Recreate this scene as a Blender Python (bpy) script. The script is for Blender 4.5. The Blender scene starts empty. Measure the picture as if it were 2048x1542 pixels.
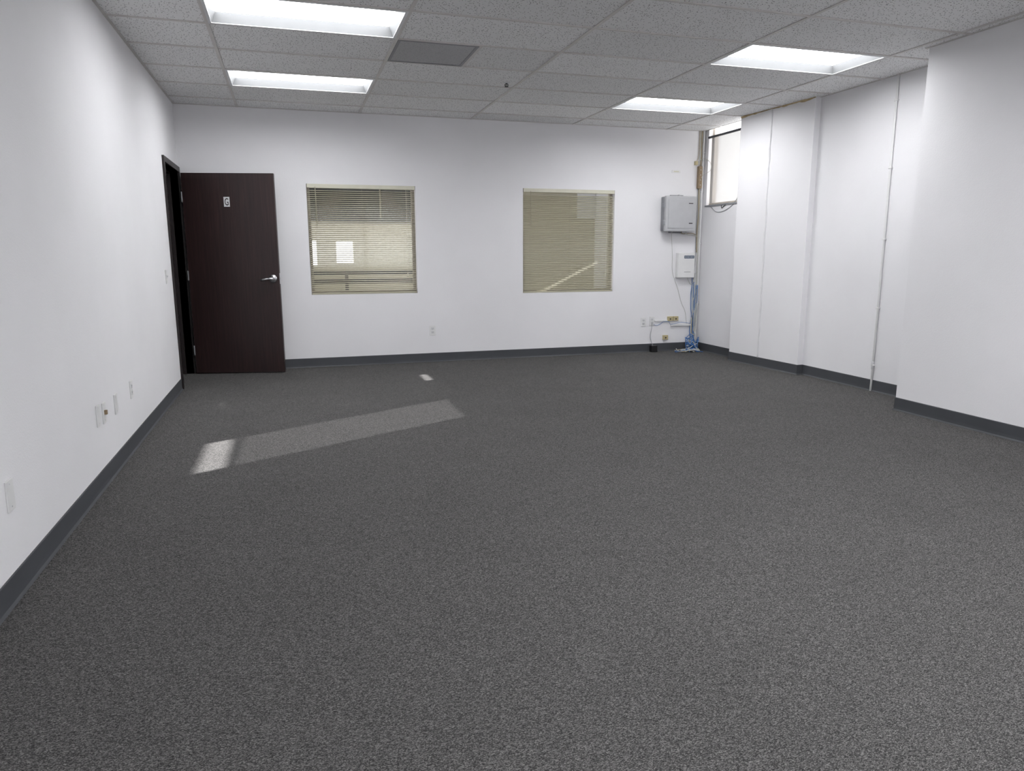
import bpy, bmesh, math, random
from mathutils import Vector, Matrix
random.seed(7)
scene=bpy.context.scene
try:
    scene.view_settings.view_transform='Standard'
    scene.view_settings.look='None'
except Exception: pass

# ------------------------------------------------------------------ dims
XL,YB,ZC,XR=-1.022,8.147,2.707,4.99
YN=-2.5                       # wall behind the camera
YF=11.5                       # far wall of the next room
XH=-2.4
G0,TX,TY,R0=-0.4216,1.2192,0.6096,7.768

def S(r,g,b):
    def c(v):
        v/=255.0
        return v/12.92 if v<=0.04045 else ((v+0.055)/1.055)**2.4
    return (c(r),c(g),c(b),1)

# ------------------------------------------------------------------ materials
def newmat(name):
    m=bpy.data.materials.new(name); m.use_nodes=True
    nt=m.node_tree; nt.nodes.clear()
    out=nt.nodes.new('ShaderNodeOutputMaterial')
    b=nt.nodes.new('ShaderNodeBsdfPrincipled')
    nt.links.new(b.outputs[0],out.inputs[0])
    return m,nt,b,out
def node(nt,t,**kw):
    n=nt.nodes.new(t)
    for k,v in kw.items():
        if k in n.inputs: n.inputs[k].default_value=v
        else: setattr(n,k,v)
    return n
def coords(nt,scale=(1,1,1)):
    tc=nt.nodes.new('ShaderNodeTexCoord'); mp=nt.nodes.new('ShaderNodeMapping')
    mp.inputs['Scale'].default_value=scale
    nt.links.new(tc.outputs['Object'],mp.inputs['Vector'])
    return mp.outputs[0]
def ramp(nt,src,stops):
    r=nt.nodes.new('ShaderNodeValToRGB'); e=r.color_ramp.elements
    while len(e)<len(stops): e.new(0.5)
    for i,(p,c) in enumerate(stops):
        e[i].position=p; e[i].color=c
    nt.links.new(src,r.inputs[0]); return r.outputs[0]
def mat(name,col,rough=0.5,metal=0.0,var=0.06,nscale=12,bump=0.0,bscale=150,spec=0.5):
    m,nt,b,out=newmat(name)
    v=coords(nt)
    n=node(nt,'ShaderNodeTexNoise',Scale=nscale,Detail=3.0); nt.links.new(v,n.inputs['Vector'])
    lo=tuple(c*(1-var) for c in col[:3])+(1,); hi=tuple(min(1,c*(1+var)) for c in col[:3])+(1,)
    nt.links.new(ramp(nt,n.outputs['Fac'],[(0.3,lo),(0.7,hi)]),b.inputs['Base Color'])
    b.inputs['Roughness'].default_value=rough; b.inputs['Metallic'].default_value=metal
    b.inputs['Specular IOR Level'].default_value=spec
    if bump>0:
        n2=node(nt,'ShaderNodeTexNoise',Scale=bscale,Detail=2.0); nt.links.new(v,n2.inputs['Vector'])
        bp=node(nt,'ShaderNodeBump',Strength=bump,Distance=0.002)
        nt.links.new(n2.outputs['Fac'],bp.inputs['Height']); nt.links.new(bp.outputs[0],b.inputs['Normal'])
    return m

M_wall=mat('wall_paint',(0.81,0.805,0.825,1),0.75,var=0.025,nscale=1.3,bump=0.35,bscale=160,spec=0.25)
M_tan=mat('tan_paint',S(176,170,150),0.8,var=0.04,nscale=2)
M_dkpanel=mat('dark_panel',S(34,33,31),0.7)
M_base=mat('rubber_base',S(72,74,78),0.5,var=0.05,nscale=5,spec=0.3)
M_tbar=mat('tbar_paint',S(202,199,196),0.5,var=0.05)
M_white=mat('white_plastic',S(226,226,226),0.35,var=0.02)
M_enamel=mat('white_enamel',S(212,213,215),0.4,var=0.02)
M_refl=mat('dull_reflector',(0.19,0.195,0.20,1),0.6,var=0.02)
M_beige=mat('beige_plastic',S(188,176,138),0.45,var=0.05)
M_cream=mat('cream_rail',S(210,207,190),0.45,var=0.03)
M_slat=mat('slat_vinyl',S(168,164,144),0.5,var=0.03,nscale=30)
M_grey=mat('grey_enclosure',S(180,181,184),0.45,var=0.03,bump=0.1)
M_greydk=mat('grey_trim',S(140,142,146),0.45)
M_ventf=mat('vent_frame_paint',S(118,119,122),0.45)
M_chrome=mat('satin_chrome',S(215,215,218),0.28,metal=1.0,var=0.03)
M_black=mat('black_plastic',S(22,22,24),0.45)
M_frame=mat('dark_frame_paint',S(28,20,21),0.45,var=0.1)
M_alum=mat('window_aluminium',S(190,182,172),0.45,metal=0.0)
M_blue=mat('blue_cable',S(60,110,170),0.45)
M_wcab=mat('white_cable',S(200,200,195),0.5)
M_bcab=mat('beige_cable',S(165,152,128),0.5)
M_brown=mat('brown_wood_block',S(140,122,98),0.7,var=0.2,nscale=40)
M_stain=mat('stained_caulk',S(180,162,126),0.9,var=0.25,nscale=15,bump=0.6,bscale=60)
M_caulk=mat('white_caulk',S(222,222,224),0.8,var=0.03,bump=0.9,bscale=70)
M_text=mat('print_dark',S(48,40,44),0.6)
M_disp=mat('display_blue',S(70,88,110),0.3)
M_tube=mat('shade_tube_dark',S(52,54,62),0.5)

def wood():
    m,nt,b,out=newmat('mahogany_laminate')
    v=coords(nt,(1,1,1))
    mp=nt.nodes.new('ShaderNodeMapping'); mp.inputs['Scale'].default_value=(60,60,2.2)
    nt.links.new(v,mp.inputs['Vector'])
    n=node(nt,'ShaderNodeTexNoise',Scale=1.0,Detail=6.0,Distortion=0.8); nt.links.new(mp.outputs[0],n.inputs['Vector'])
    nt.links.new(ramp(nt,n.outputs['Fac'],[(0.3,S(32,20,20)),(0.55,S(43,27,27)),(0.75,S(54,35,34))]),b.inputs['Base Color'])
    b.inputs['Roughness'].default_value=0.42
    return m
M_wood=wood()

def carpet():
    m,nt,b,out=newmat('heather_carpet')
    v=coords(nt,(1,1,1))
    def vor(sx,sy,off):
        mp=nt.nodes.new('ShaderNodeMapping'); mp.inputs['Scale'].default_value=(sx,sy,100); mp.inputs['Location'].default_value=(off,off*.7,0.3)
        nt.links.new(v,mp.inputs['Vector'])
        vo=node(nt,'ShaderNodeTexVoronoi',Scale=1.0); nt.links.new(mp.outputs[0],vo.inputs['Vector'])
        sp=nt.nodes.new('ShaderNodeSeparateColor'); nt.links.new(vo.outputs['Color'],sp.inputs[0])
        return sp.outputs[0],vo.outputs['Distance']
    a,da=vor(340,590,0); c,_=vor(180,350,5.3)
    ad=nt.nodes.new('ShaderNodeMath'); ad.operation='MULTIPLY_ADD'; nt.links.new(a,ad.inputs[0]); ad.inputs[1].default_value=.72
    m2=nt.nodes.new('ShaderNodeMath'); m2.operation='MULTIPLY'; nt.links.new(c,m2.inputs[0]); m2.inputs[1].default_value=.28
    nt.links.new(m2.outputs[0],ad.inputs[2])
    c1=ramp(nt,ad.outputs[0],[(0.15,S(43,43,43)),(0.55,S(79,78,78)),(0.9,S(126,124,123))])
    n2=node(nt,'ShaderNodeTexNoise',Scale=2.2,Detail=4.0); nt.links.new(v,n2.inputs['Vector'])
    c2=ramp(nt,n2.outputs['Fac'],[(0.3,(0.95,0.95,0.95,1)),(0.7,(1.03,1.03,1.03,1))])
    mx=nt.nodes.new('ShaderNodeMix'); mx.data_type='RGBA'; mx.blend_type='MULTIPLY'; mx.inputs[0].default_value=1
    nt.links.new(c1,mx.inputs[6]); nt.links.new(c2,mx.inputs[7]); nt.links.new(mx.outputs[2],b.inputs['Base Color'])
    b.inputs['Roughness'].default_value=0.95; b.inputs['Specular IOR Level'].default_value=0.1
    bp=node(nt,'ShaderNodeBump',Strength=0.25,Distance=0.002); bp.invert=True
    nt.links.new(da,bp.inputs['Height']); nt.links.new(bp.outputs[0],b.inputs['Normal'])
    return m
M_carpet=carpet()

def ceil_mat():
    m,nt,b,out=newmat('fissured_ceiling_tile')
    v=coords(nt,(1,1,1))
    n0=node(nt,'ShaderNodeTexNoise',Scale=30.0,Detail=2.0); nt.links.new(v,n0.inputs['Vector'])
    mx0=nt.nodes.new('ShaderNodeMix'); mx0.data_type='RGBA'; mx0.inputs[0].default_value=0.012
    nt.links.new(v,mx0.inputs[6]); nt.links.new(n0.outputs['Color'],mx0.inputs[7])
    vo=node(nt,'ShaderNodeTexVoronoi',Scale=64.0); nt.links.new(mx0.outputs[2],vo.inputs['Vector'])
    pit=ramp(nt,vo.outputs['Distance'],[(0.19,(0.10,0.10,0.10,1)),(0.26,(1,1,1,1))])
    mp=nt.nodes.new('ShaderNodeMapping'); mp.inputs['Location'].default_value=(-G0/TX,-R0/TY,0); mp.inputs['Scale'].default_value=(1/TX,1/TY,0)
    nt.links.new(v,mp.inputs['Vector'])
    fl=nt.nodes.new('ShaderNodeVectorMath'); fl.operation='FLOOR'; nt.links.new(mp.outputs[0],fl.inputs[0])
    wn=nt.nodes.new('ShaderNodeTexWhiteNoise'); wn.noise_dimensions='2D'; nt.links.new(fl.outputs[0],wn.inputs['Vector'])
    base=ramp(nt,wn.outputs['Value'],[(0.0,(0.74,0.74,0.74,1)),(1.0,(0.83,0.83,0.83,1))])
    mx=nt.nodes.new('ShaderNodeMix'); mx.data_type='RGBA'; mx.blend_type='MULTIPLY'; mx.inputs[0].default_value=1
    nt.links.new(base,mx.inputs[6]); nt.links.new(pit,mx.inputs[7]); nt.links.new(mx.outputs[2],b.inputs['Base Color'])
    b.inputs['Roughness'].default_value=0.95; b.inputs['Specular IOR Level'].default_value=0.1
    return m
M_ceil=ceil_mat()

def perf():
    m,nt,b,out=newmat('perforated_metal')
    v=coords(nt)
    vo=node(nt,'ShaderNodeTexVoronoi',Scale=110.0,Randomness=0.35); nt.links.new(v,vo.inputs['Vector'])
    nt.links.new(ramp(nt,vo.outputs['Distance'],[(0.28,S(60,60,62)),(0.38,S(160,160,162))]),b.inputs['Base Color'])
    b.inputs['Roughness'].default_value=0.5
    return m
M_perf=perf()

def emit(name,col,st):
    m=bpy.data.materials.new(name); m.use_nodes=True; nt=m.node_tree; nt.nodes.clear()
    out=nt.nodes.new('ShaderNodeOutputMaterial'); e=nt.nodes.new('ShaderNodeEmission')
    e.inputs[0].default_value=col; e.inputs[1].default_value=st
    nt.links.new(e.outputs[0],out.inputs[0]); return m
M_lens=emit('fluorescent_diffuser',(0.98,0.985,1.0,1),16.5)

def mixtrans(name,col,fac,kind='diffuse'):
    m=bpy.data.materials.new(name); m.use_nodes=True; nt=m.node_tree; nt.nodes.clear()
    out=nt.nodes.new('ShaderNodeOutputMaterial'); mx=nt.nodes.new('ShaderNodeMixShader')
    t=nt.nodes.new('ShaderNodeBsdfTransparent')
    if kind=='diffuse':
        s=nt.nodes.new('ShaderNodeBsdfDiffuse'); s.inputs[0].default_value=col
    else:
        s=nt.nodes.new('ShaderNodeBsdfGlossy'); s.inputs[0].default_value=col; s.inputs[1].default_value=0.05
    mx.inputs[0].default_value=fac
    nt.links.new(s.outputs[0],mx.inputs[1]); nt.links.new(t.outputs[0],mx.inputs[2]); nt.links.new(mx.outputs[0],out.inputs[0])
    return m
M_shade=mixtrans('shade_fabric',(0.50,0.49,0.48,1),0.39)
M_shade_op=mat('opaque_shade',S(200,195,180),0.8)
M_glass=mixtrans('window_glass',(0.9,0.95,0.95,1),0.95,'gloss')

# ------------------------------------------------------------------ mesh builder
col=scene.collection
class B:
    def __init__(s): s.bm=bmesh.new(); s.mi=0; s.T=None
    def _v(s,p):
        p=Vector(p)
        if s.T: p=s.T(p)
        return s.bm.verts.new(p)
    def face(s,pts):
        f=s.bm.faces.new([s._v(p) for p in pts]); f.material_index=s.mi; return f
    def box(s,x0,x1,y0,y1,z0,z1,bev=0):
        c=[(x0,y0,z0),(x1,y0,z0),(x1,y1,z0),(x0,y1,z0),(x0,y0,z1),(x1,y0,z1),(x1,y1,z1),(x0,y1,z1)]
        vs=[s._v(p) for p in c]; fs=[]
        for q in [(0,3,2,1),(4,5,6,7),(0,1,5,4),(1,2,6,5),(2,3,7,6),(3,0,4,7)]:
            f=s.bm.faces.new([vs[i] for i in q]); f.material_index=s.mi; fs.append(f)
        if bev>0:
            es=list({e for f in fs for e in f.edges})
            r=bmesh.ops.bevel(s.bm,geom=es,offset=bev,segments=2,affect='EDGES',profile=0.6)
            for f in r['faces']: f.material_index=s.mi
        return s
    def prism(s,poly,z0,z1):
        n=len(poly)
        a=[s._v((p[0],p[1],z0)) for p in poly]; b=[s._v((p[0],p[1],z1)) for p in poly]
        s.bm.faces.new(a[::-1]).material_index=s.mi; s.bm.faces.new(b).material_index=s.mi
        for i in range(n):
            s.bm.faces.new([a[i],a[(i+1)%n],b[(i+1)%n],b[i]]).material_index=s.mi
        return s
    def lathe(s,c,axis,prof,seg=24):
        ax=Vector(axis).normalized(); u=ax.orthogonal().normalized(); w=ax.cross(u); c=Vector(c)
        rings=[]
        for d,r in prof:
            rings.append([s._v(c+ax*d+(u*math.cos(2*math.pi*k/seg)+w*math.sin(2*math.pi*k/seg))*max(r,1e-5)) for k in range(seg)])
        for i in range(len(rings)-1):
            for k in range(seg):
                f=s.bm.faces.new([rings[i][k],rings[i][(k+1)%seg],rings[i+1][(k+1)%seg],rings[i+1][k]]); f.material_index=s.mi; f.smooth=True
        s.bm.faces.new(rings[0][::-1]).material_index=s.mi
        s.bm.faces.new(rings[-1]).material_index=s.mi
        return s
    def cyl(s,p0,p1,r,seg=20):
        p0=Vector(p0);p1=Vector(p1); L=(p1-p0).length
        return s.lathe(p0,p1-p0,[(0,r*.96),(min(.0008,L*.1),r),(L-min(.0008,L*.1),r),(L,r*.96)],seg)
    def tube(s,pts,r,seg=8,sub=6,jit=0):
        P=[Vector(p) for p in pts]
        if sub>1 and len(P)>2:
            Q=[]
            E=[P[0]*2-P[1]]+P+[P[-1]*2-P[-2]]
            for i in range(1,len(E)-2):
                for k in range(sub):
                    t=k/sub; a,b,c,d=E[i-1],E[i],E[i+1],E[i+2]
                    Q.append(0.5*((2*b)+(c-a)*t+(2*a-5*b+4*c-d)*t*t+(3*b-a-3*c+d)*t**3))
            Q.append(P[-1]); P=Q
        prev=None; rings=[]
        for i,p in enumerate(P):
            t=(P[min(i+1,len(P)-1)]-P[max(i-1,0)]).normalized()
            if prev is None: u=t.orthogonal().normalized()
            else:
                u=prev-t*prev.dot(t)
                u=u.normalized() if u.length>1e-6 else t.orthogonal().normalized()
            prev=u; w=t.cross(u); rr=r*(1+random.uniform(-jit,jit))
            rings.append([s._v(p+(u*math.cos(2*math.pi*k/seg)+w*math.sin(2*math.pi*k/seg))*rr) for k in range(seg)])
        for i in range(len(rings)-1):
            for k in range(seg):
                f=s.bm.faces.new([rings[i][k],rings[i][(k+1)%seg],rings[i+1][(k+1)%seg],rings[i+1][k]]); f.material_index=s.mi; f.smooth=True
        s.bm.faces.new(rings[0][::-1]).material_index=s.mi; s.bm.faces.new(rings[-1]).material_index=s.mi
        return s
    def panel(s,fn,us,vs,holes,d0,d1):
        """slab with rectangular holes; fn(u,v,d)->xyz"""
        U=sorted(set([us[0],us[1]]+[h[i] for h in holes for i in (0,1) if us[0]<h[i]<us[1]]))
        V=sorted(set([vs[0],vs[1]]+[h[i] for h in holes for i in (2,3) if vs[0]<h[i]<vs[1]]))
        def filled(i,j):
            if i<0 or j<0 or i>=len(U)-1 or j>=len(V)-1: return False
            cu=(U[i]+U[i+1])/2; cv=(V[j]+V[j+1])/2
            return not any(h[0]<cu<h[1] and h[2]<cv<h[3] for h in holes)
        cache={}
        def g(u,v,d):
            k=(u,v,d)
            if k not in cache: cache[k]=s._v(fn(u,v,d))
            return cache[k]
        def q(a): s.bm.faces.new([g(*k) for k in a]).material_index=s.mi
        for i in range(len(U)-1):
            for j in range(len(V)-1):
                if not filled(i,j): continue
                a,b,c,d=U[i],U[i+1],V[j],V[j+1]
                q([(a,c,d0),(b,c,d0),(b,d,d0),(a,d,d0)]); q([(a,d,d1),(b,d,d1),(b,c,d1),(a,c,d1)])
                if not filled(i-1,j): q([(a,c,d0),(a,d,d0),(a,d,d1),(a,c,d1)])
                if not filled(i+1,j): q([(b,c,d1),(b,d,d1),(b,d,d0),(b,c,d0)])
                if not filled(i,j-1): q([(a,c,d1),(b,c,d1),(b,c,d0),(a,c,d0)])
                if not filled(i,j+1): q([(a,d,d0),(b,d,d0),(b,d,d1),(a,d,d1)])
        return s
    def obj(s,name,mats,parent=None,origin=None,**props):
        bmesh.ops.recalc_face_normals(s.bm,faces=s.bm.faces[:])
        if origin is None and props.get('kind')=='structure': origin=Vector((0,0,0))
        if origin is None:
            xs=[v.co for v in s.bm.verts]
            mn=[min(c[i] for c in xs) for i in range(3)]; mxx=[max(c[i] for c in xs) for i in range(3)]
            origin=Vector([(mn[i]+mxx[i])/2 for i in range(3)])
        origin=Vector(origin)
        for v in s.bm.verts: v.co-=origin
        me=bpy.data.meshes.new(name); s.bm.to_mesh(me); s.bm.free()
        if not isinstance(mats,(list,tuple)): mats=[mats]
        for m in mats: me.materials.append(m)
        o=bpy.data.objects.new(name,me); col.objects.link(o)
        wl=origin
        if parent is not None:
            o.parent=parent; o.location=wl-Vector(parent['_w'])
        else: o.location=wl
        o['_w']=list(wl)
        for k,v in props.items(): o[k]=v
        return o
def empty(name,loc,parent=None,**props):
    o=bpy.data.objects.new(name,None); o.empty_display_size=0.05; col.objects.link(o)
    o.location=Vector(loc)-(Vector(parent['_w']) if parent else Vector((0,0,0)))
    if parent: o.parent=parent
    o['_w']=list(loc)
    for k,v in props.items(): o[k]=v
    return o
ST=dict(kind='structure')

# ------------------------------------------------------------------ shell
B().box(XH-.1,XR+.15,YN-.1,YF+.1,-0.1,0).obj('floor',M_carpet,**ST,label='dark grey heathered loop-pile office carpet floor')
W1=(0.213,1.375,0.795,1.968); W2=(2.628,3.79,0.77,1.975)
B().panel(lambda u,v,d:(u,d,v),(XH,XR),(0,3.0),[W1,W2],YB,YB+.13).obj('wall_back',M_wall,**ST,label='white painted wall with two interior windows')
DY0,DY1,DZ=7.215,8.10,2.045
B().panel(lambda u,v,d:(d,u,v),(YN,YB),(0,3.0),[(DY0,DY1,-1,DZ)],XL-.14,XL).obj('wall_left',M_wall,**ST,label='white painted side wall with open doorway')
W3=(7.10,8.06,1.81,2.9); W4=(8.45,9.6,1.79,2.9)
B().panel(lambda u,v,d:(d,u,v),(YN,YF),(0,3.0),[W3,W4],XR,XR+.15).obj('wall_right',M_wall,**ST,label='white painted exterior wall with high window')
B().prism([(XR+.01,7.19),(4.845,7.19),(4.925,6.10),(XR+.01,6.10)],0,2.9).obj('wall_pilaster',M_wall,**ST,label='shallow white painted pilaster on exterior wall')
B().prism([(XR+.01,4.46),(4.56,4.46),(4.56,YN),(XR+.01,YN)],0,2.9).obj('wall_protrusion',M_wall,**ST,label='deep white painted wall projection')
W5=(.4,3.4,.85,2.45)  # unseen window opening added so daylight fills the ceiling and walls
B().panel(lambda u,v,d:(u,d,v),(XH,XR+.1),(0,3.0),[W5],YN-.1,YN).obj('wall_front',M_wall,**ST,label='white painted end wall with an added unseen opening for fill light')
b=B()
for x in (.4,1.88,3.36): b.box(x,x+.04,YN-.07,YN-.03,.85,2.45)
b.box(.44,3.36,YN-.068,YN-.032,.85,.89); b.box(.44,3.36,YN-.068,YN-.032,2.41,2.45)
b.obj('fill_window',M_alum,**ST,label='aluminium frame of the added unseen fill window')
B().box(XH-.1,XH,YN,YB+.13,0,3).obj('wall_hall',M_tan,**ST,label='plain corridor wall')

# ceiling
lights=[(0,4.72),(0,6.549),(3,4.72),(3,6.549)]
fill_troffers=[(2,2.2820),(1,1.0628),(2,1.0628),(1,-1.3756),(2,-1.3756)]  # out-of-view troffers added to light the room
holes=[]
for k,y in lights+fill_troffers:
    x0=G0+k*TX; holes.append((x0+.006,x0+TX-.006,y+.006,y+TY-.006))
B().panel(lambda u,v,d:(u,v,d),(XH,XR),(YN,YF),holes,ZC,ZC+.02).obj('ceiling',M_ceil,**ST,label='suspended ceiling of pitted grey-white acoustic tiles')
g=B()
for k in range(-0,5):
    x=G0+k*TX; g.box(x-.012,x+.012,YN,YB,ZC-.006,ZC+.002)
y=R0
while y>YN:
    g.box(XL,XR,y-.012,y+.012,ZC-.0055,ZC+.002); y-=TY
g.box(1.397,1.421,5.33,5.94,ZC-.0055,ZC+.002)
g.box(XL,XL+.02,YN,YB,ZC-.004,ZC+.002); g.box(XL,XR,YB-.02,YB,ZC-.004,ZC+.002)
g.box(XR-.02,XR,6.1,YB,ZC-.004,ZC+.002); g.box(XR-.02,XR,4.46,6.1,ZC-.004,ZC+.002)
g.box(4.54,4.56,YN,4.46,ZC-.004,ZC+.002); g.box(4.54,XR,4.46,4.48,ZC-.004,ZC+.002)
g.obj('trim_1',M_tbar,**ST,label='painted metal ceiling grid of T-bars')

def sweep(name,path,label):
    prof=[(0,0.0),(0.013,0.0),(0.011,0.004),(0.006,0.011),(0.0045,0.03),(0.0045,0.098),(0.002,0.102),(0,0.102)]
    P=[Vector(p) for p in path]; n=len(P); offs=[]
    for i in range(n):
        ns=[]
        if i>0: d=(P[i]-P[i-1]).normalized(); ns.append(Vector((d.y,-d.x)))
        if i<n-1: d=(P[i+1]-P[i]).normalized(); ns.append(Vector((d.y,-d.x)))
        if len(ns)==1: offs.append(ns[0])
        else:
            m=(ns[0]+ns[1]); m=m/ (1+ns[0].dot(ns[1])); offs.append(m)
    b=B(); rows=[]
    for i in range(n):
        rows.append([b._v((P[i].x+offs[i].x*d,P[i].y+offs[i].y*d,z)) for d,z in prof])
    for i in range(n-1):
        for k in range(len(prof)-1):
            b.bm.faces.new([rows[i][k],rows[i+1][k],rows[i+1][k+1],rows[i][k+1]])
    b.bm.faces.new(rows[0]); b.bm.faces.new(rows[-1])
    b.obj(name,M_base,**ST,label=label)
sweep('baseboard_left',[(XL,YN),(XL,7.16)],'dark grey rubber cove baseboard')
sweep('baseboard_back',[(XL+.02,YB),(XR,YB)],'dark grey rubber cove baseboard')
sweep('baseboard_right',[(XR,YB),(XR,7.19),(4.845,7.19),(4.925,6.10),(XR,6.10),(XR,4.46),(4.56,4.46),(4.56,YN)],'dark grey rubber cove baseboard wrapping the projections')

def fx(y): return 4.845+(7.19-y)/(7.19-6.10)*0.08
B().tube([(fx(6.70)-.001,6.70+random.uniform(-.006,.006),z*0.1) for z in range(1,28)],0.009,8,3,0.35).obj('trim_2',M_caulk,**ST,label='rough vertical caulk seam on the pilaster')
B().tube([(fx(7.18-i*.108)-.002,7.18-i*.108,ZC-.004+random.uniform(-.005,.003)) for i in range(11)],0.010,8,3,0.5).obj('trim_3',M_stain,**ST,label='brown water-stained sealant along ceiling edge')

# ------------------------------------------------------------------ next room
RW=[(0.70,0.957,1.09,1.425),(0.30,0.41,1.05,1.43)]
B().panel(lambda u,v,d:(u,d,v),(XH,XR+.15),(0,3.0),RW,YF,YF+.1).obj('wall_far',M_tan,**ST,label='tan wall of the adjoining room')
b=B(); b.box(-0.3,1.375,YF-.05,YF-.001,1.76,2.55); b.box(1.405,3.0,YF-.05,YF-.001,1.76,2.55); b.obj('trim_4',M_dkpanel,**ST,label='dark upper panel band in adjoining room')
b=B(); b.box(-0.4,3.0,YF-.07,YF-.05,1.725,1.765); b.box(-0.4,2.2,YF-.3,YF-.27,0.92,0.985); b.box(-0.4,2.2,YF-.3,YF-.27,0.785,0.85)
b.box(0.79,0.84,YF-.3,YF-.27,0,0.92); b.box(-.35,-.31,YF-.3,YF-.27,0,.92); b.box(2.1,2.14,YF-.3,YF-.27,0,.92); b.obj('trim_5',M_black,**ST,label='dark metal railing in adjoining room')
b=B(); b.box(4.66,4.98,YF-.03,YF-.001,1.80,2.24); b.obj('trim_6',M_white,**ST,label='pale panel in adjoining room')

def int_window(name,W):
    x0,x1,z0,z1=W; root=empty(name,((x0+x1)/2,YB+.09,z0),kind='structure',label='interior window set in white wall')
    b=B(); y0,y1=YB+.075,YB+.115; f=.035
    b.box(x0,x0+f,y0,y1,z0,z1); b.box(x1-f,x1,y0,y1,z0,z1); b.box(x0+f,x1-f,y0,y1,z0,z0+f); b.box(x0+f,x1-f,y0,y1,z1-f,z1)
    b.obj('window_frame',M_alum,root)
    B().box(x0+f,x1-f,YB+.093,YB+.097,z0+f,z1-f).obj('glass_pane',M_glass,root)
int_window('window_1',W1); int_window('window_2',W2)

def blind(W,tilt,label):
    x0,x1,z0,z1=W; x0+=.006; x1-=.006
    yc=YB+.022
    root=empty('window_blind',((x0+x1)/2,yc,z1-.002),label=label,category='window blind',group='beige mini blinds on the interior windows')
    B().box(x0,x1,yc-.028,yc+.018,z1-.042,z1-.001,.003).obj('headrail',M_cream,root)
    b=B(); zb=z0+.028; n=int((z1-.05-zb)/.0213); w=.0125
    for i in range(n):
        z=zb+.012+i*.0213
        ca,sa=math.cos(tilt),math.sin(tilt)
        prof=[(-w,0),(-w*.35,.0014),(w*.35,.0014),(w,0)]
        P=[(yc+p*ca-q*sa,z+p*sa+q*ca) for p,q in prof]
        L=[b._v((x0+.002,p[0],p[1])) for p in P]; R=[b._v((x1-.002,p[0],p[1])) for p in P]
        for k in range(3):
            f=b.bm.faces.new([L[k],R[k],R[k+1],L[k+1]]); f.smooth=True
    b.obj('slats',M_slat,root)
    B().box(x0,x1,yc-.013,yc+.013,z0+.002,z0+.022,.003).obj('bottom_rail',M_slat,root)
    for fx_ in (.07,.5,.93):
        x=x0+(x1-x0)*fx_
        b=B(); b.box(x-.0006,x+.0006,yc-.0148,yc-.0138,z0+.02,z1-.04).obj('ladder_cord',M_slat,root)
    B().cyl((x0+.085,yc-.034,z1-.03),(x0+.09,yc-.034,z1-.44),.0035,8).obj('tilt_wand',M_slat,root)
    b=B(); b.tube([(x1-.10,yc-.030,z1-.04),(x1-.098,yc-.031,z1-.5),(x1-.103,yc-.03,z0+.22)],.0015,6)
    b.lathe((x1-.103,yc-.03,z0+.225),(0,0,-1),[(0,.003),(.01,.006),(.035,.008),(.04,.006)],12); b.obj('lift_cord',M_cream,root)
blind(W1,math.radians(24),'beige slatted mini blind half open over interior window')
blind(W2,math.radians(36),'beige slatted mini blind mostly closed with sunlit streak')

# ------------------------------------------------------------------ exterior high window + shade
root=empty('window_3',(XR+.1,7.58,1.81),kind='structure',label='high aluminium window beside the room corner')
b=B(); X0,X1=XR+.05,XR+.10
b.box(X0,X1,7.10,7.14,1.81,2.9); b.box(X0,X1,8.01,8.06,1.81,2.9); b.box(X0,X1,7.14,8.01,1.81,1.84)
b.obj('window_frame',M_alum,root)
B().box(XR-.012,XR+.05,7.10,8.075,1.795,1.812,.002).obj('window_sill',M_greydk,root)
B().box(XR+.07,XR+.074,7.14,8.01,1.84,2.88).obj('glass_pane',M_glass,root)
root=empty('roller_shade',(XR+.02,7.58,2.62),label='pale translucent roller shade pulled down over high window',category='window shade')
B().cyl((XR+.004,7.09,2.618),(XR+.004,8.07,2.618),.014,20).obj('shade_tube',M_tube,root)
B().box(XR+.018,XR+.020,7.12,8.02,1.83,2.625).obj('shade_fabric',M_shade,root)
b=B(); b.box(XR+.012,XR+.026,7.12,8.02,1.815,1.832,.002); b.obj('hem_bar',M_alum,root)
B().tube([(XR-.006,7.95,1.79),(XR-.006,7.80,1.72),(XR-.006,7.6,1.74),(XR-.006,7.42,1.83),(XR-.006,7.32,2.02),(XR-.006,7.26,2.2)],.003).obj('pull_cord',M_greydk,root,label='thin dark cord drooping below sill')
B().box(XR-.008,XR,8.43,9.62,1.825,2.70).obj('sun_slit_shade',M_shade_op,**ST,label='unseen opaque shade masking the adjoining room window to a sun slit')  # unseen shade placed to let only a slit of sun reach the blind

# ------------------------------------------------------------------ door
root=empty('door_1',(XL,8.066,0),kind='structure',label='dark mahogany door swung open against the wall')
b=B()
for (a,c) in ((DY0-.05,DY0),(DY1,DY1+.04)):
    b.box(XL-.15,XL+.018,a,c,0,DZ+.05)
b.box(XL-.15,XL+.018,DY0,DY1,DZ,DZ+.05)
b.box(XL-.10,XL-.07,DY0,DY0+.02,0,DZ); b.box(XL-.10,XL-.07,DY1-.02,DY1,0,DZ); b.box(XL-.10,XL-.07,DY0+.02,DY1-.02,DZ-.02,DZ)
b.obj('door_frame',M_frame,root)
HX,HY=-0.992,8.058
def DT(p):
    return Vector((HX+p.x*.9767+p.y*.2145,HY-p.x*.2145+p.y*.9767,p.z))
leaf=B(); leaf.T=DT; leaf.box(0,.905,0,.042,.01,2.035,.002)
leaf.obj('door_leaf',M_wood,root)
hnd=empty('door_handle',DT(Vector((.835,-.001,.985))),root)
b=B(); b.T=DT; b.lathe((.842,0,.985),(0,-1,0),[(0,.041),(.006,.041),(.012,.034),(.014,.018),(.045,.015),(.058,.014)],28); b.obj('rose',M_chrome,hnd)
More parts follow.
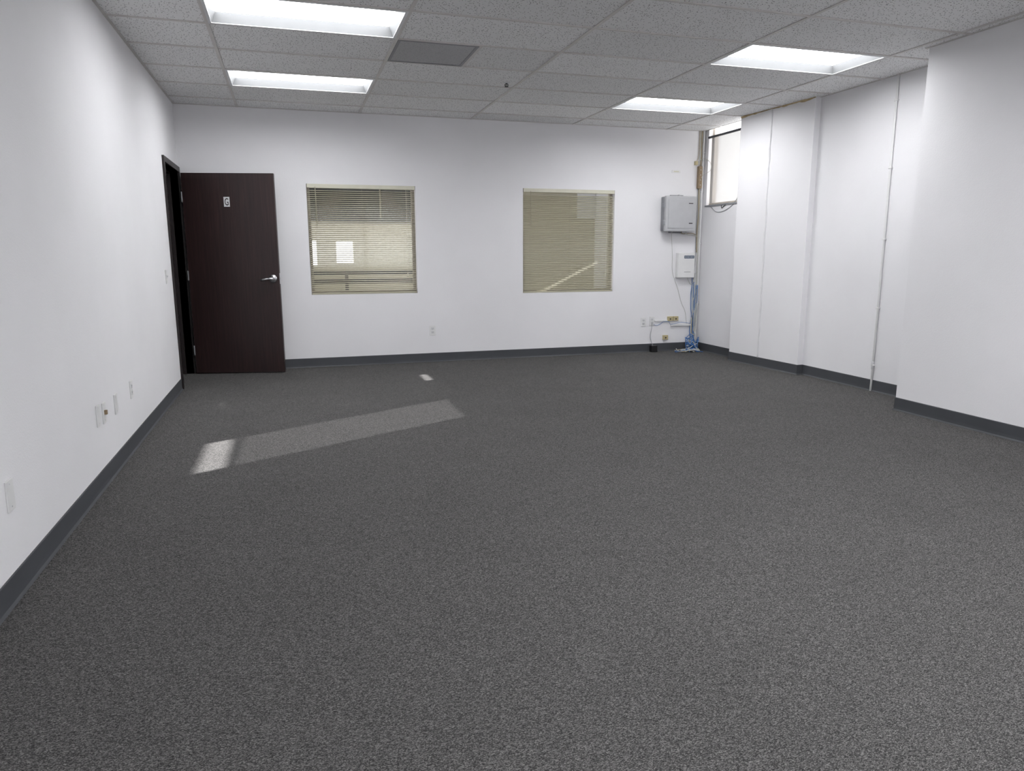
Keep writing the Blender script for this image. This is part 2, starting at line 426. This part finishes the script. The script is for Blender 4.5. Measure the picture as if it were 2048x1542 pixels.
b=B(); b.T=DT; b.tube([(.850,-.052,.985),(.825,-.060,.986),(.79,-.060,.984),(.755,-.057,.977),(.730,-.050,.972)],.0125,12); b.obj('lever',M_chrome,hnd)
b=B(); b.T=DT; b.box(.9045,.9065,.008,.034,.93,1.04); b.box(.9065,.915,.015,.027,.975,.995); b.obj('latch_plate',M_chrome,root)
b=B(); b.T=DT
b.lathe((.66,.001,1.19),(0,-1,0),[(0,.0035),(.002,.003)],12); b.obj('hole_plug',M_frame,root)
for z in (.25,1.02,1.80):
    B().cyl((HX-.004,HY-.008,z-.05),(HX-.004,HY-.008,z+.05),.007,12).obj('hinge',M_greydk,root)
sg=empty('door_sign',DT(Vector((.43,-.002,1.755))),root,label='small white plate reading G')
b=B(); b.T=DT; b.box(.402,.460,-.003,.0005,1.706,1.802,.001); b.obj('sign_plate',M_enamel,sg)
def text_mesh(s,size,fn,name,m,parent,ext=.0006,sx=1.0,off=0.0):
    cu=bpy.data.curves.new(name,'FONT'); cu.body=s; cu.size=size; cu.align_x='CENTER'; cu.align_y='CENTER'; cu.extrude=ext; cu.offset=off
    tmp=bpy.data.objects.new('tmp_text',cu); col.objects.link(tmp)
    bpy.context.view_layer.update()
    me=bpy.data.meshes.new_from_object(tmp.evaluated_get(bpy.context.evaluated_depsgraph_get()))
    bpy.data.objects.remove(tmp); bpy.data.curves.remove(cu)
    bb=B(); bb.bm.from_mesh(me); bpy.data.meshes.remove(me)
    xs=[v.co.x for v in bb.bm.verts]; ys=[v.co.y for v in bb.bm.verts]; mx_,my_=(min(xs)+max(xs))/2,(min(ys)+max(ys))/2
    for v in bb.bm.verts: v.co=fn((v.co.x-mx_)*sx,v.co.y-my_,v.co.z)
    return bb.obj(name,m,parent)
text_mesh('G',.100,lambda x,y,z:DT(Vector((.431+x,-.0035-z,1.754+y))),'sign_letter',M_text,sg,sx=.56,off=.001)

# ------------------------------------------------------------------ troffers
def troffer(cx,cy):
    w,h=TX/2-.008,TY/2-.008
    root=empty('ceiling_light',(cx,cy,ZC),label='recessed white fluorescent troffer glowing in ceiling grid',category='ceiling light',group='recessed fluorescent troffers')
    b=B()
    i=.020
    b.panel(lambda u,v,d:(cx+u,cy+v,d),(-w,w),(-h,h),[(-w+i,w-i,-h+i,h-i)],ZC-.007,ZC-.001)
    wi,hi=w-i,h-i; wo,ho=wi-.03,hi-.03; zt=ZC+.055
    q=[(-1,-1),(1,-1),(1,1),(-1,1)]
    b.mi=1
    for k in range(4):
        a,c=q[k],q[(k+1)%4]
        b.face([(cx+a[0]*wi,cy+a[1]*hi,ZC-.004),(cx+c[0]*wi,cy+c[1]*hi,ZC-.004),(cx+c[0]*wo,cy+c[1]*ho,zt),(cx+a[0]*wo,cy+a[1]*ho,zt)])
    b.mi=0
    b.box(cx-w+.01,cx+w-.01,cy-h+.01,cy+h-.01,zt+.012,zt+.03)
    b.obj('light_housing',[M_enamel,M_refl],root)
    B().box(cx-wo,cx+wo,cy-ho,cy+ho,zt,zt+.01).obj('light_diffuser',M_lens,root)
    return root
allL=lights+fill_troffers
k,y=allL[0]; first=troffer(G0+(k+.5)*TX,y+TY/2)
for k,y in allL[1:]:
    r=first.copy(); r.location=(G0+(k+.5)*TX,y+TY/2,ZC); col.objects.link(r)
    for c in first.children:
        cc=c.copy(); cc.parent=r; col.objects.link(cc)

# return air grille
vx0,vx1,vy0,vy1=G0+TX+.014,1.395,5.344,5.928
root=empty('air_vent',((vx0+vx1)/2,(vy0+vy1)/2,ZC),label='dark grey perforated return air grille in ceiling',category='vent')
B().panel(lambda u,v,d:(u,v,d),(vx0,vx1),(vy0,vy1),[(vx0+.02,vx1-.02,vy0+.02,vy1-.02)],ZC-.007,ZC-.0005).obj('vent_frame',M_ventf,root)
B().box(vx0+.02,vx1-.02,vy0+.02,vy1-.02,ZC-.004,ZC-.0005).obj('perforated_sheet',M_perf,root)
# sprinkler
sx,sy=1.905,6.376
root=empty('fire_sprinkler',(sx,sy,ZC),label='small dark pendant fire sprinkler head on ceiling',category='sprinkler')
B().lathe((sx,sy,ZC),(0,0,-1),[(0,.028),(.002,.030),(.005,.026),(.007,.014)],28).obj('escutcheon',M_enamel,root)
b=B(); b.cyl((sx,sy,ZC-.005),(sx,sy,ZC-.014),.009,16)
b.tube([(sx-.008,sy,ZC-.012),(sx-.015,sy,ZC-.022),(sx-.005,sy,ZC-.034)],.003,8); b.tube([(sx+.008,sy,ZC-.012),(sx+.015,sy,ZC-.022),(sx+.005,sy,ZC-.034)],.003,8)
b.cyl((sx,sy,ZC-.012),(sx,sy,ZC-.035),.0028,10); b.obj('sprinkler_body',M_black,root)
b=B(); b.lathe((sx,sy,ZC-.033),(0,0,-1),[(0,.007),(.002,.018),(.004,.018),(.005,.005)],24)
b.obj('deflector',M_black,root)

# ------------------------------------------------------------------ wall plates
def plate(place,kind,label,category='outlet',group=None):
    root=empty('wall_outlet' if kind in('duplex','coax') else ('light_switch' if kind=='switch' else 'blank_wall_plate'),place(0,0,0),label=label,category=category)
    if group: root['group']=group
    T=lambda p:Vector(place(p.x,p.y,p.z))
    b=B(); b.T=T; b.box(-.035,.035,-.0575,.0575,.0003,.006,.0018)
    b.obj('cover_plate',M_white,root)
    if kind=='duplex':
        for s in (1,-1):
            b=B(); b.T=T; b.box(-.017,.017,s*.021-.0145,s*.021+.0145,.005,.0085,.002)
            b.mi=1
            b.box(-.008,-.0055,s*.021-.002,s*.021+.007,.0080,.0089); b.box(.0055,.008,s*.021-.002,s*.021+.006,.0080,.0089); b.box(-.0025,.0025,s*.021-.010,s*.021-.006,.0080,.0089)
            b.obj('receptacle',[M_enamel,M_text],root)
        b=B(); b.T=T; b.lathe((0,0,.0055),(0,0,1),[(0,.0035),(.0015,.003)],10); b.obj('screw',M_chrome,root)
    elif kind=='switch':
        b=B(); b.T=T; b.box(-.006,.006,-.013,.013,.005,.008); b.box(-.004,.004,0,.010,.007,.016,.001); b.obj('toggle',M_enamel,root)
    elif kind=='coax':
        b=B(); b.T=T; b.box(-.009,.009,-.010,.014,.005,.020,.002); b.obj('cable_jack',M_brown,root)
    if kind!='duplex':
        for s in (1,-1):
            b=B(); b.T=T; b.lathe((0,s*.042,.0055),(0,0,1),[(0,.0035),(.0015,.003)],10); b.obj('screw',M_chrome,root)
    return root
def onL(y,z): return lambda u,v,d:(XL+d,y+u,z+v)
def onB(x,z): return lambda u,v,d:(x+u,YB-d,z+v)
plate(onL(4.205,.395),'blank','white blank wall plate beside jack plate','wall plate')
plate(onL(4.330,.385),'coax','white wall plate with protruding tan jack','wall plate')
plate(onL(4.61,.378),'blank','white blank wall plate low on white wall','wall plate')
plate(onL(5.05,.385),'duplex','white duplex outlet low on wall near doorway','outlet')
plate(onL(2.917,.380),'blank','white blank wall plate alone above the baseboard','wall plate')
plate(onL(6.83,1.045),'switch','white light switch beside the door frame','light switch')
plate(onB(1.535,.365),'duplex','white duplex outlet between the two windows','outlet',group='white duplex outlets on the windowed wall')
plate(onB(4.222,.380),'duplex','white duplex outlet near network equipment','outlet',group='white duplex outlets on the windowed wall')
plate(onB(4.340,.388),'duplex','white duplex outlet feeding black power adapter','outlet',group='white duplex outlets on the windowed wall')

# ------------------------------------------------------------------ equipment in corner
Yw=YB
EX=-.072
root=empty('utility_enclosure',(4.69+EX,Yw,1.50),label='grey plastic hinged utility enclosure mounted on wall',category='junction box')
b=B(); b.box(4.485+EX,4.895+EX,Yw-.09,Yw,1.50,1.91,.012); b.box(4.60+EX,4.78+EX,Yw-.02,Yw-.0005,1.905,1.935,.004); b.box(4.60+EX,4.78+EX,Yw-.02,Yw-.0005,1.475,1.505,.004); b.obj('enclosure_body',M_greydk,root)
b=B(); b.box(4.478+EX,4.902+EX,Yw-.135,Yw-.088,1.493,1.917,.014); b.box(4.515+EX,4.865+EX,Yw-.140,Yw-.133,1.53,1.88,.004); b.obj('enclosure_lid',M_grey,root)
for z in (1.60,1.80):
    B().box(4.462+EX,4.480+EX,Yw-.12,Yw-.075,z-.03,z+.03,.004).obj('latch',M_greydk,root)
B().box(4.79+EX,4.85+EX,Yw-.1405,Yw-.1395,1.825,1.835).obj('printed_mark',M_text,root)
B().box(4.80+EX,4.85+EX,Yw-.1405,Yw-.1395,1.585,1.597).obj('printed_mark',M_text,root)
B().lathe((4.69+EX,Yw-.06,1.905),(0,0,1),[(0,.022),(.02,.022),(.024,.016),(.03,.012)],20).obj('knockout_cap',M_greydk,root)

PX=-.038
root=empty('control_panel',(4.80+PX,Yw,.925),label='white wall-mounted control panel with small display',category='control panel')
B().box(4.680+PX,4.920+PX,Yw-.06,Yw,.925,1.235,.010).obj('panel_body',M_white,root)
B().box(4.684+PX,4.916+PX,Yw-.068,Yw-.058,.929,1.231,.004).obj('panel_cover',M_white,root)
b=B(); b.box(4.765+PX,4.905+PX,Yw-.0695,Yw-.067,1.165,1.20); b.mi=1
for i in range(6): b.box(4.775+PX+i*.021,4.785+PX+i*.021,Yw-.0705,Yw-.069,1.177,1.188)
b.obj('display_strip',[M_disp,M_white],root)
B().box(4.77+PX,4.86+PX,Yw-.0690,Yw-.067,.995,1.001).obj('printed_mark',M_greydk,root)

root=empty('wall_slot_plate',(4.605,Yw,2.215),label='narrow cream slotted plate high on wall',category='wall plate')
B().box(4.545,4.665,Yw-.005,Yw,2.20,2.232,.002).obj('plate_body',M_white,root)
B().box(4.57,4.64,Yw-.0056,Yw-.0045,2.209,2.223).obj('plate_slot',M_cream,root)

def jack(x,z,label):
    root=empty('surface_jack',(x,Yw,z),label=label,category='wall jack')
    B().box(x-.035,x+.035,Yw-.026,Yw,z-.028,z+.028,.004).obj('jack_housing',M_beige,root)
    b=B(); b.box(x-.010,x+.010,Yw-.0275,Yw-.0255,z-.012,z+.004); b.obj('jack_port',M_text,root)
jack(4.588,.412,'beige surface phone jack on white wiring track')
jack(4.668,.412,'beige surface phone jack beside its twin')
jack(4.53,.175,'small beige surface jack just above baseboard')
B().box(4.38,4.555,Yw-.014,Yw,.378,.394,.002).obj('cable_raceway',M_white,label='short white cable raceway from outlet to jacks',category='cable raceway')
B().box(4.60,4.95,Yw-.022,Yw,.315,.337,.003).obj('cable_raceway',M_white,label='white cable raceway running into the corner',category='cable raceway')
root=empty('conduit_pipe',(4.955,Yw-.016,.11),label='thin white conduit running down the room corner',category='pipe')
B().cyl((4.966,Yw-.014,.11),(4.966,Yw-.014,2.706),.0115,16).obj('pipe_run',M_white,root)
for z in (.6,1.35,1.98,2.45):
    B().box(4.948,4.984,Yw-.027,Yw,z-.008,z+.008,.002).obj('pipe_clip',M_enamel,root)
root=empty('splice_block',(4.92,Yw,2.02),label='brown weathered wiring splice block beside window',category='junction box')
B().box(4.895,4.945,Yw-.045,Yw,2.02,2.285,.004).obj('block_body',M_brown,root)
for z in (2.06,2.12,2.18,2.24): B().lathe((4.920,Yw-.044,z),(0,-1,0),[(0,.006),(.006,.005)],10).obj('terminal_screw',M_chrome,root)
B().box(4.85,4.888,Yw-.03,Yw,2.30,2.345,.004).obj('cable_bracket',M_beige,label='small beige cable bracket on wall',category='bracket')

yw=Yw-.011
bun=empty('communication_wiring',(4.93,yw,1.9),label='white and beige communication cables stapled down the corner',category='wiring')
def wire(pts,r,m): B().tube(pts,r,8,6).obj('cable',m,bun)
wire([(4.940,yw,2.705),(4.938,yw,2.5),(4.941,yw,2.40),(4.935,yw,2.285)],.0085,M_bcab)
wire([(4.922,yw,2.705),(4.919,yw,2.55),(4.924,yw,2.42),(4.915,yw,2.285)],.006,M_wcab)
wire([(4.906,yw,2.705),(4.903,yw-.004,2.55),(4.90,yw,2.40),(4.88,yw,2.345)],.004,M_bcab)
wire([(4.885,Yw-.03,2.33),(4.93,Yw-.06,2.37),(4.972,Yw-.09,2.36),(4.978,Yw-.17,2.30),(4.978,Yw-.16,2.22),(4.95,Yw-.06,2.18),(4.93,Yw-.05,2.14)],.003,M_wcab)
wire([(4.925,yw,2.02),(4.930,yw,1.9),(4.935,Yw-.012,1.7),(4.925,yw,1.5),(4.93,yw,1.24)],.007,M_bcab)
wire([(4.935,yw,2.02),(4.945,yw,1.9),(4.940,Yw-.02,1.7),(4.948,Yw-.02,1.4),(4.942,Yw-.02,1.0),(4.946,Yw-.02,.7)],.005,M_wcab)
wire([(4.910,yw,2.02),(4.912,yw,1.9),(4.915,Yw-.012,1.7),(4.912,yw,1.5),(4.914,yw,1.1),(4.90,yw,.9)],.004,M_greydk)
wire([(4.74,Yw-.05,1.50),(4.76,Yw-.05,1.46),(4.84,Yw-.03,1.455),(4.915,yw,1.44),(4.94,yw,1.38),(4.944,yw,1.0),(4.94,yw,.6),(4.945,yw,.34)],.006,M_wcab)
wire([(4.68,Yw-.05,1.50),(4.70,Yw-.04,1.47),(4.82,Yw-.03,1.475),(4.90,yw,1.46),(4.925,yw,1.40),(4.925,yw,1.28)],.005,M_bcab)
wire([(4.56,Yw-.05,1.50),(4.57,yw,1.45),(4.59,yw,1.2),(4.60,yw,1.0),(4.68,yw,.80),(4.74,yw,.62),(4.80,yw,.50),(4.83,yw,.34)],.0028,M_wcab)
wire([(4.80,Yw-.04,.925),(4.82,Yw-.03,.89),(4.87,yw,.84),(4.915,yw,.87),(4.92,yw,.98)],.004,M_wcab)
wire([(XR-.006,7.72,1.80),(XR-.008,7.70,1.76),(XR-.008,7.66,1.78),(XR-.008,7.62,1.80)],.004,M_black)
tang=empty('cable_tangle',(4.85,8.0,0),label='blue and white network cables tangled at the baseboard corner',category='cables')
def tc(name,pts,r,m): B().tube(pts,r,8,6).obj(name,m,tang)
for i in range(6):
    x=4.885+i*.013; yy=Yw-.010-i*.003
    pts=[(x,yy,.93-.03*i)]
    for j in range(1,8):
        pts.append((x+random.uniform(-.012,.010)-(.03 if (i==3 and 2<j<5) else 0),yy-random.uniform(0,.006),.93-.1*j))
    cx,cy=4.86+random.uniform(-.03,.03),8.04+random.uniform(-.02,.02)
    a0=random.uniform(0,6)
    if i!=1:
        for j in range(12):
            rr=random.uniform(.03,.10); a=a0+j*1.1
            pts.append((min(cx+rr*math.cos(a),4.97),min(cy+rr*.7*math.sin(a),8.12),.02+random.uniform(0,.22)*(1-j/13)))
    pts.append((4.80,8.02,.03)); pts.append((4.66+.05*i,7.95-.02*i,.008))
    tc('network_cable',pts,.0044,(M_blue,M_wcab,M_blue,M_wcab,M_blue,M_blue)[i])
for i in range(7):
    pts=[(4.955-.012*i,8.115,.60-.03*i),(4.95-.012*i,8.105,.33-.02*i),(4.93,8.08,.20),(4.90,8.06,.08)]
    x=4.94
    for j in range(9):
        x-=random.uniform(-.01,.085); pts.append((x,8.0+random.uniform(-.12,.08),.006+random.uniform(0,.03)))
    tc('network_cable',pts,.0038,M_blue if i==4 else (M_bcab if i==5 else M_wcab))
tc('network_cable',[(4.36,Yw-.01,.345),(4.40,yw,.33),(4.45,yw,.345),(4.50,yw,.375),(4.56,yw-.03,.372),(4.60,yw-.01,.34),(4.75,yw-.01,.36),(4.90,yw-.01,.33),(4.92,yw,.25)],.0025,M_blue)
root=empty('power_adapter',(4.345,8.09,0),label='black power adapter leaning at the baseboard',category='power adapter')
B().box(4.305,4.385,8.055,8.125,.0,.085,.008).obj('adapter_body',M_black,root)
B().tube([(4.34,Yw-.012,.365),(4.325,Yw-.03,.30),(4.315,Yw-.02,.2),(4.33,Yw-.03,.12),(4.335,8.09,.082)],.003,8).obj('adapter_cord',M_greydk,root)

root=empty('conduit_pipe',(4.965,5.16,0),label='white painted conduit from ceiling to floor',category='pipe')
B().cyl((4.980,5.16,.0),(4.980,5.16,2.704),.0095,16).obj('pipe_run',M_white,root)
for z in (.235,.75,1.35,1.95,2.5):
    B().box(4.967,XR,5.143,5.177,z-.007,z+.007,.003).obj('pipe_clip',M_white,root)
B().cyl((4.977,5.16,.20),(4.977,5.16,.27),.013,16).obj('pipe_coupling',M_enamel,root)

# ------------------------------------------------------------------ lights
w=bpy.data.worlds.new('World'); scene.world=w; w.use_nodes=True
bg=w.node_tree.nodes['Background']; bg.inputs[0].default_value=(0.985,0.985,1.0,1); bg.inputs[1].default_value=3.9
sd=bpy.data.lights.new('sun','SUN'); sd.energy=33; sd.angle=math.radians(0.3); sd.color=(1,0.98,0.96)
so=bpy.data.objects.new('sun',sd); col.objects.link(so); so.location=(12,12,10)
so.rotation_euler=Vector((-1,-.53,-.485)).to_track_quat('-Z','Y').to_euler()
ad=bpy.data.lights.new('next_room_fill','AREA'); ad.shape='RECTANGLE'; ad.size=2; ad.size_y=1; ad.energy=60; ad.color=(1,.98,.94)  # bare area lamp added to brighten the adjoining room, no fixture modelled
ao=bpy.data.objects.new('next_room_fill',ad); col.objects.link(ao); ao.location=(2.0,9.9,2.65)

# ------------------------------------------------------------------ camera
cd=bpy.data.cameras.new('camera'); co=bpy.data.objects.new('camera',cd); col.objects.link(co)
cd.sensor_fit='HORIZONTAL'; cd.sensor_width=36; cd.lens=36*1433.8/2048; cd.clip_start=.05; cd.clip_end=200
th,ps,ro=0.1833,0.2965,-0.0027
F=Vector((math.sin(ps)*math.cos(th),math.cos(ps)*math.cos(th),-math.sin(th))); R=Vector((math.cos(ps),-math.sin(ps),0)); U=R.cross(F)
R2=R*math.cos(ro)+U*math.sin(ro); U2=U*math.cos(ro)-R*math.sin(ro)
m=Matrix((R2,U2,-F)).transposed().to_4x4(); m.translation=Vector((0,0,1.2428)); co.matrix_world=m
scene.camera=co
for o in bpy.data.objects:
    if '_w' in o: del o['_w']
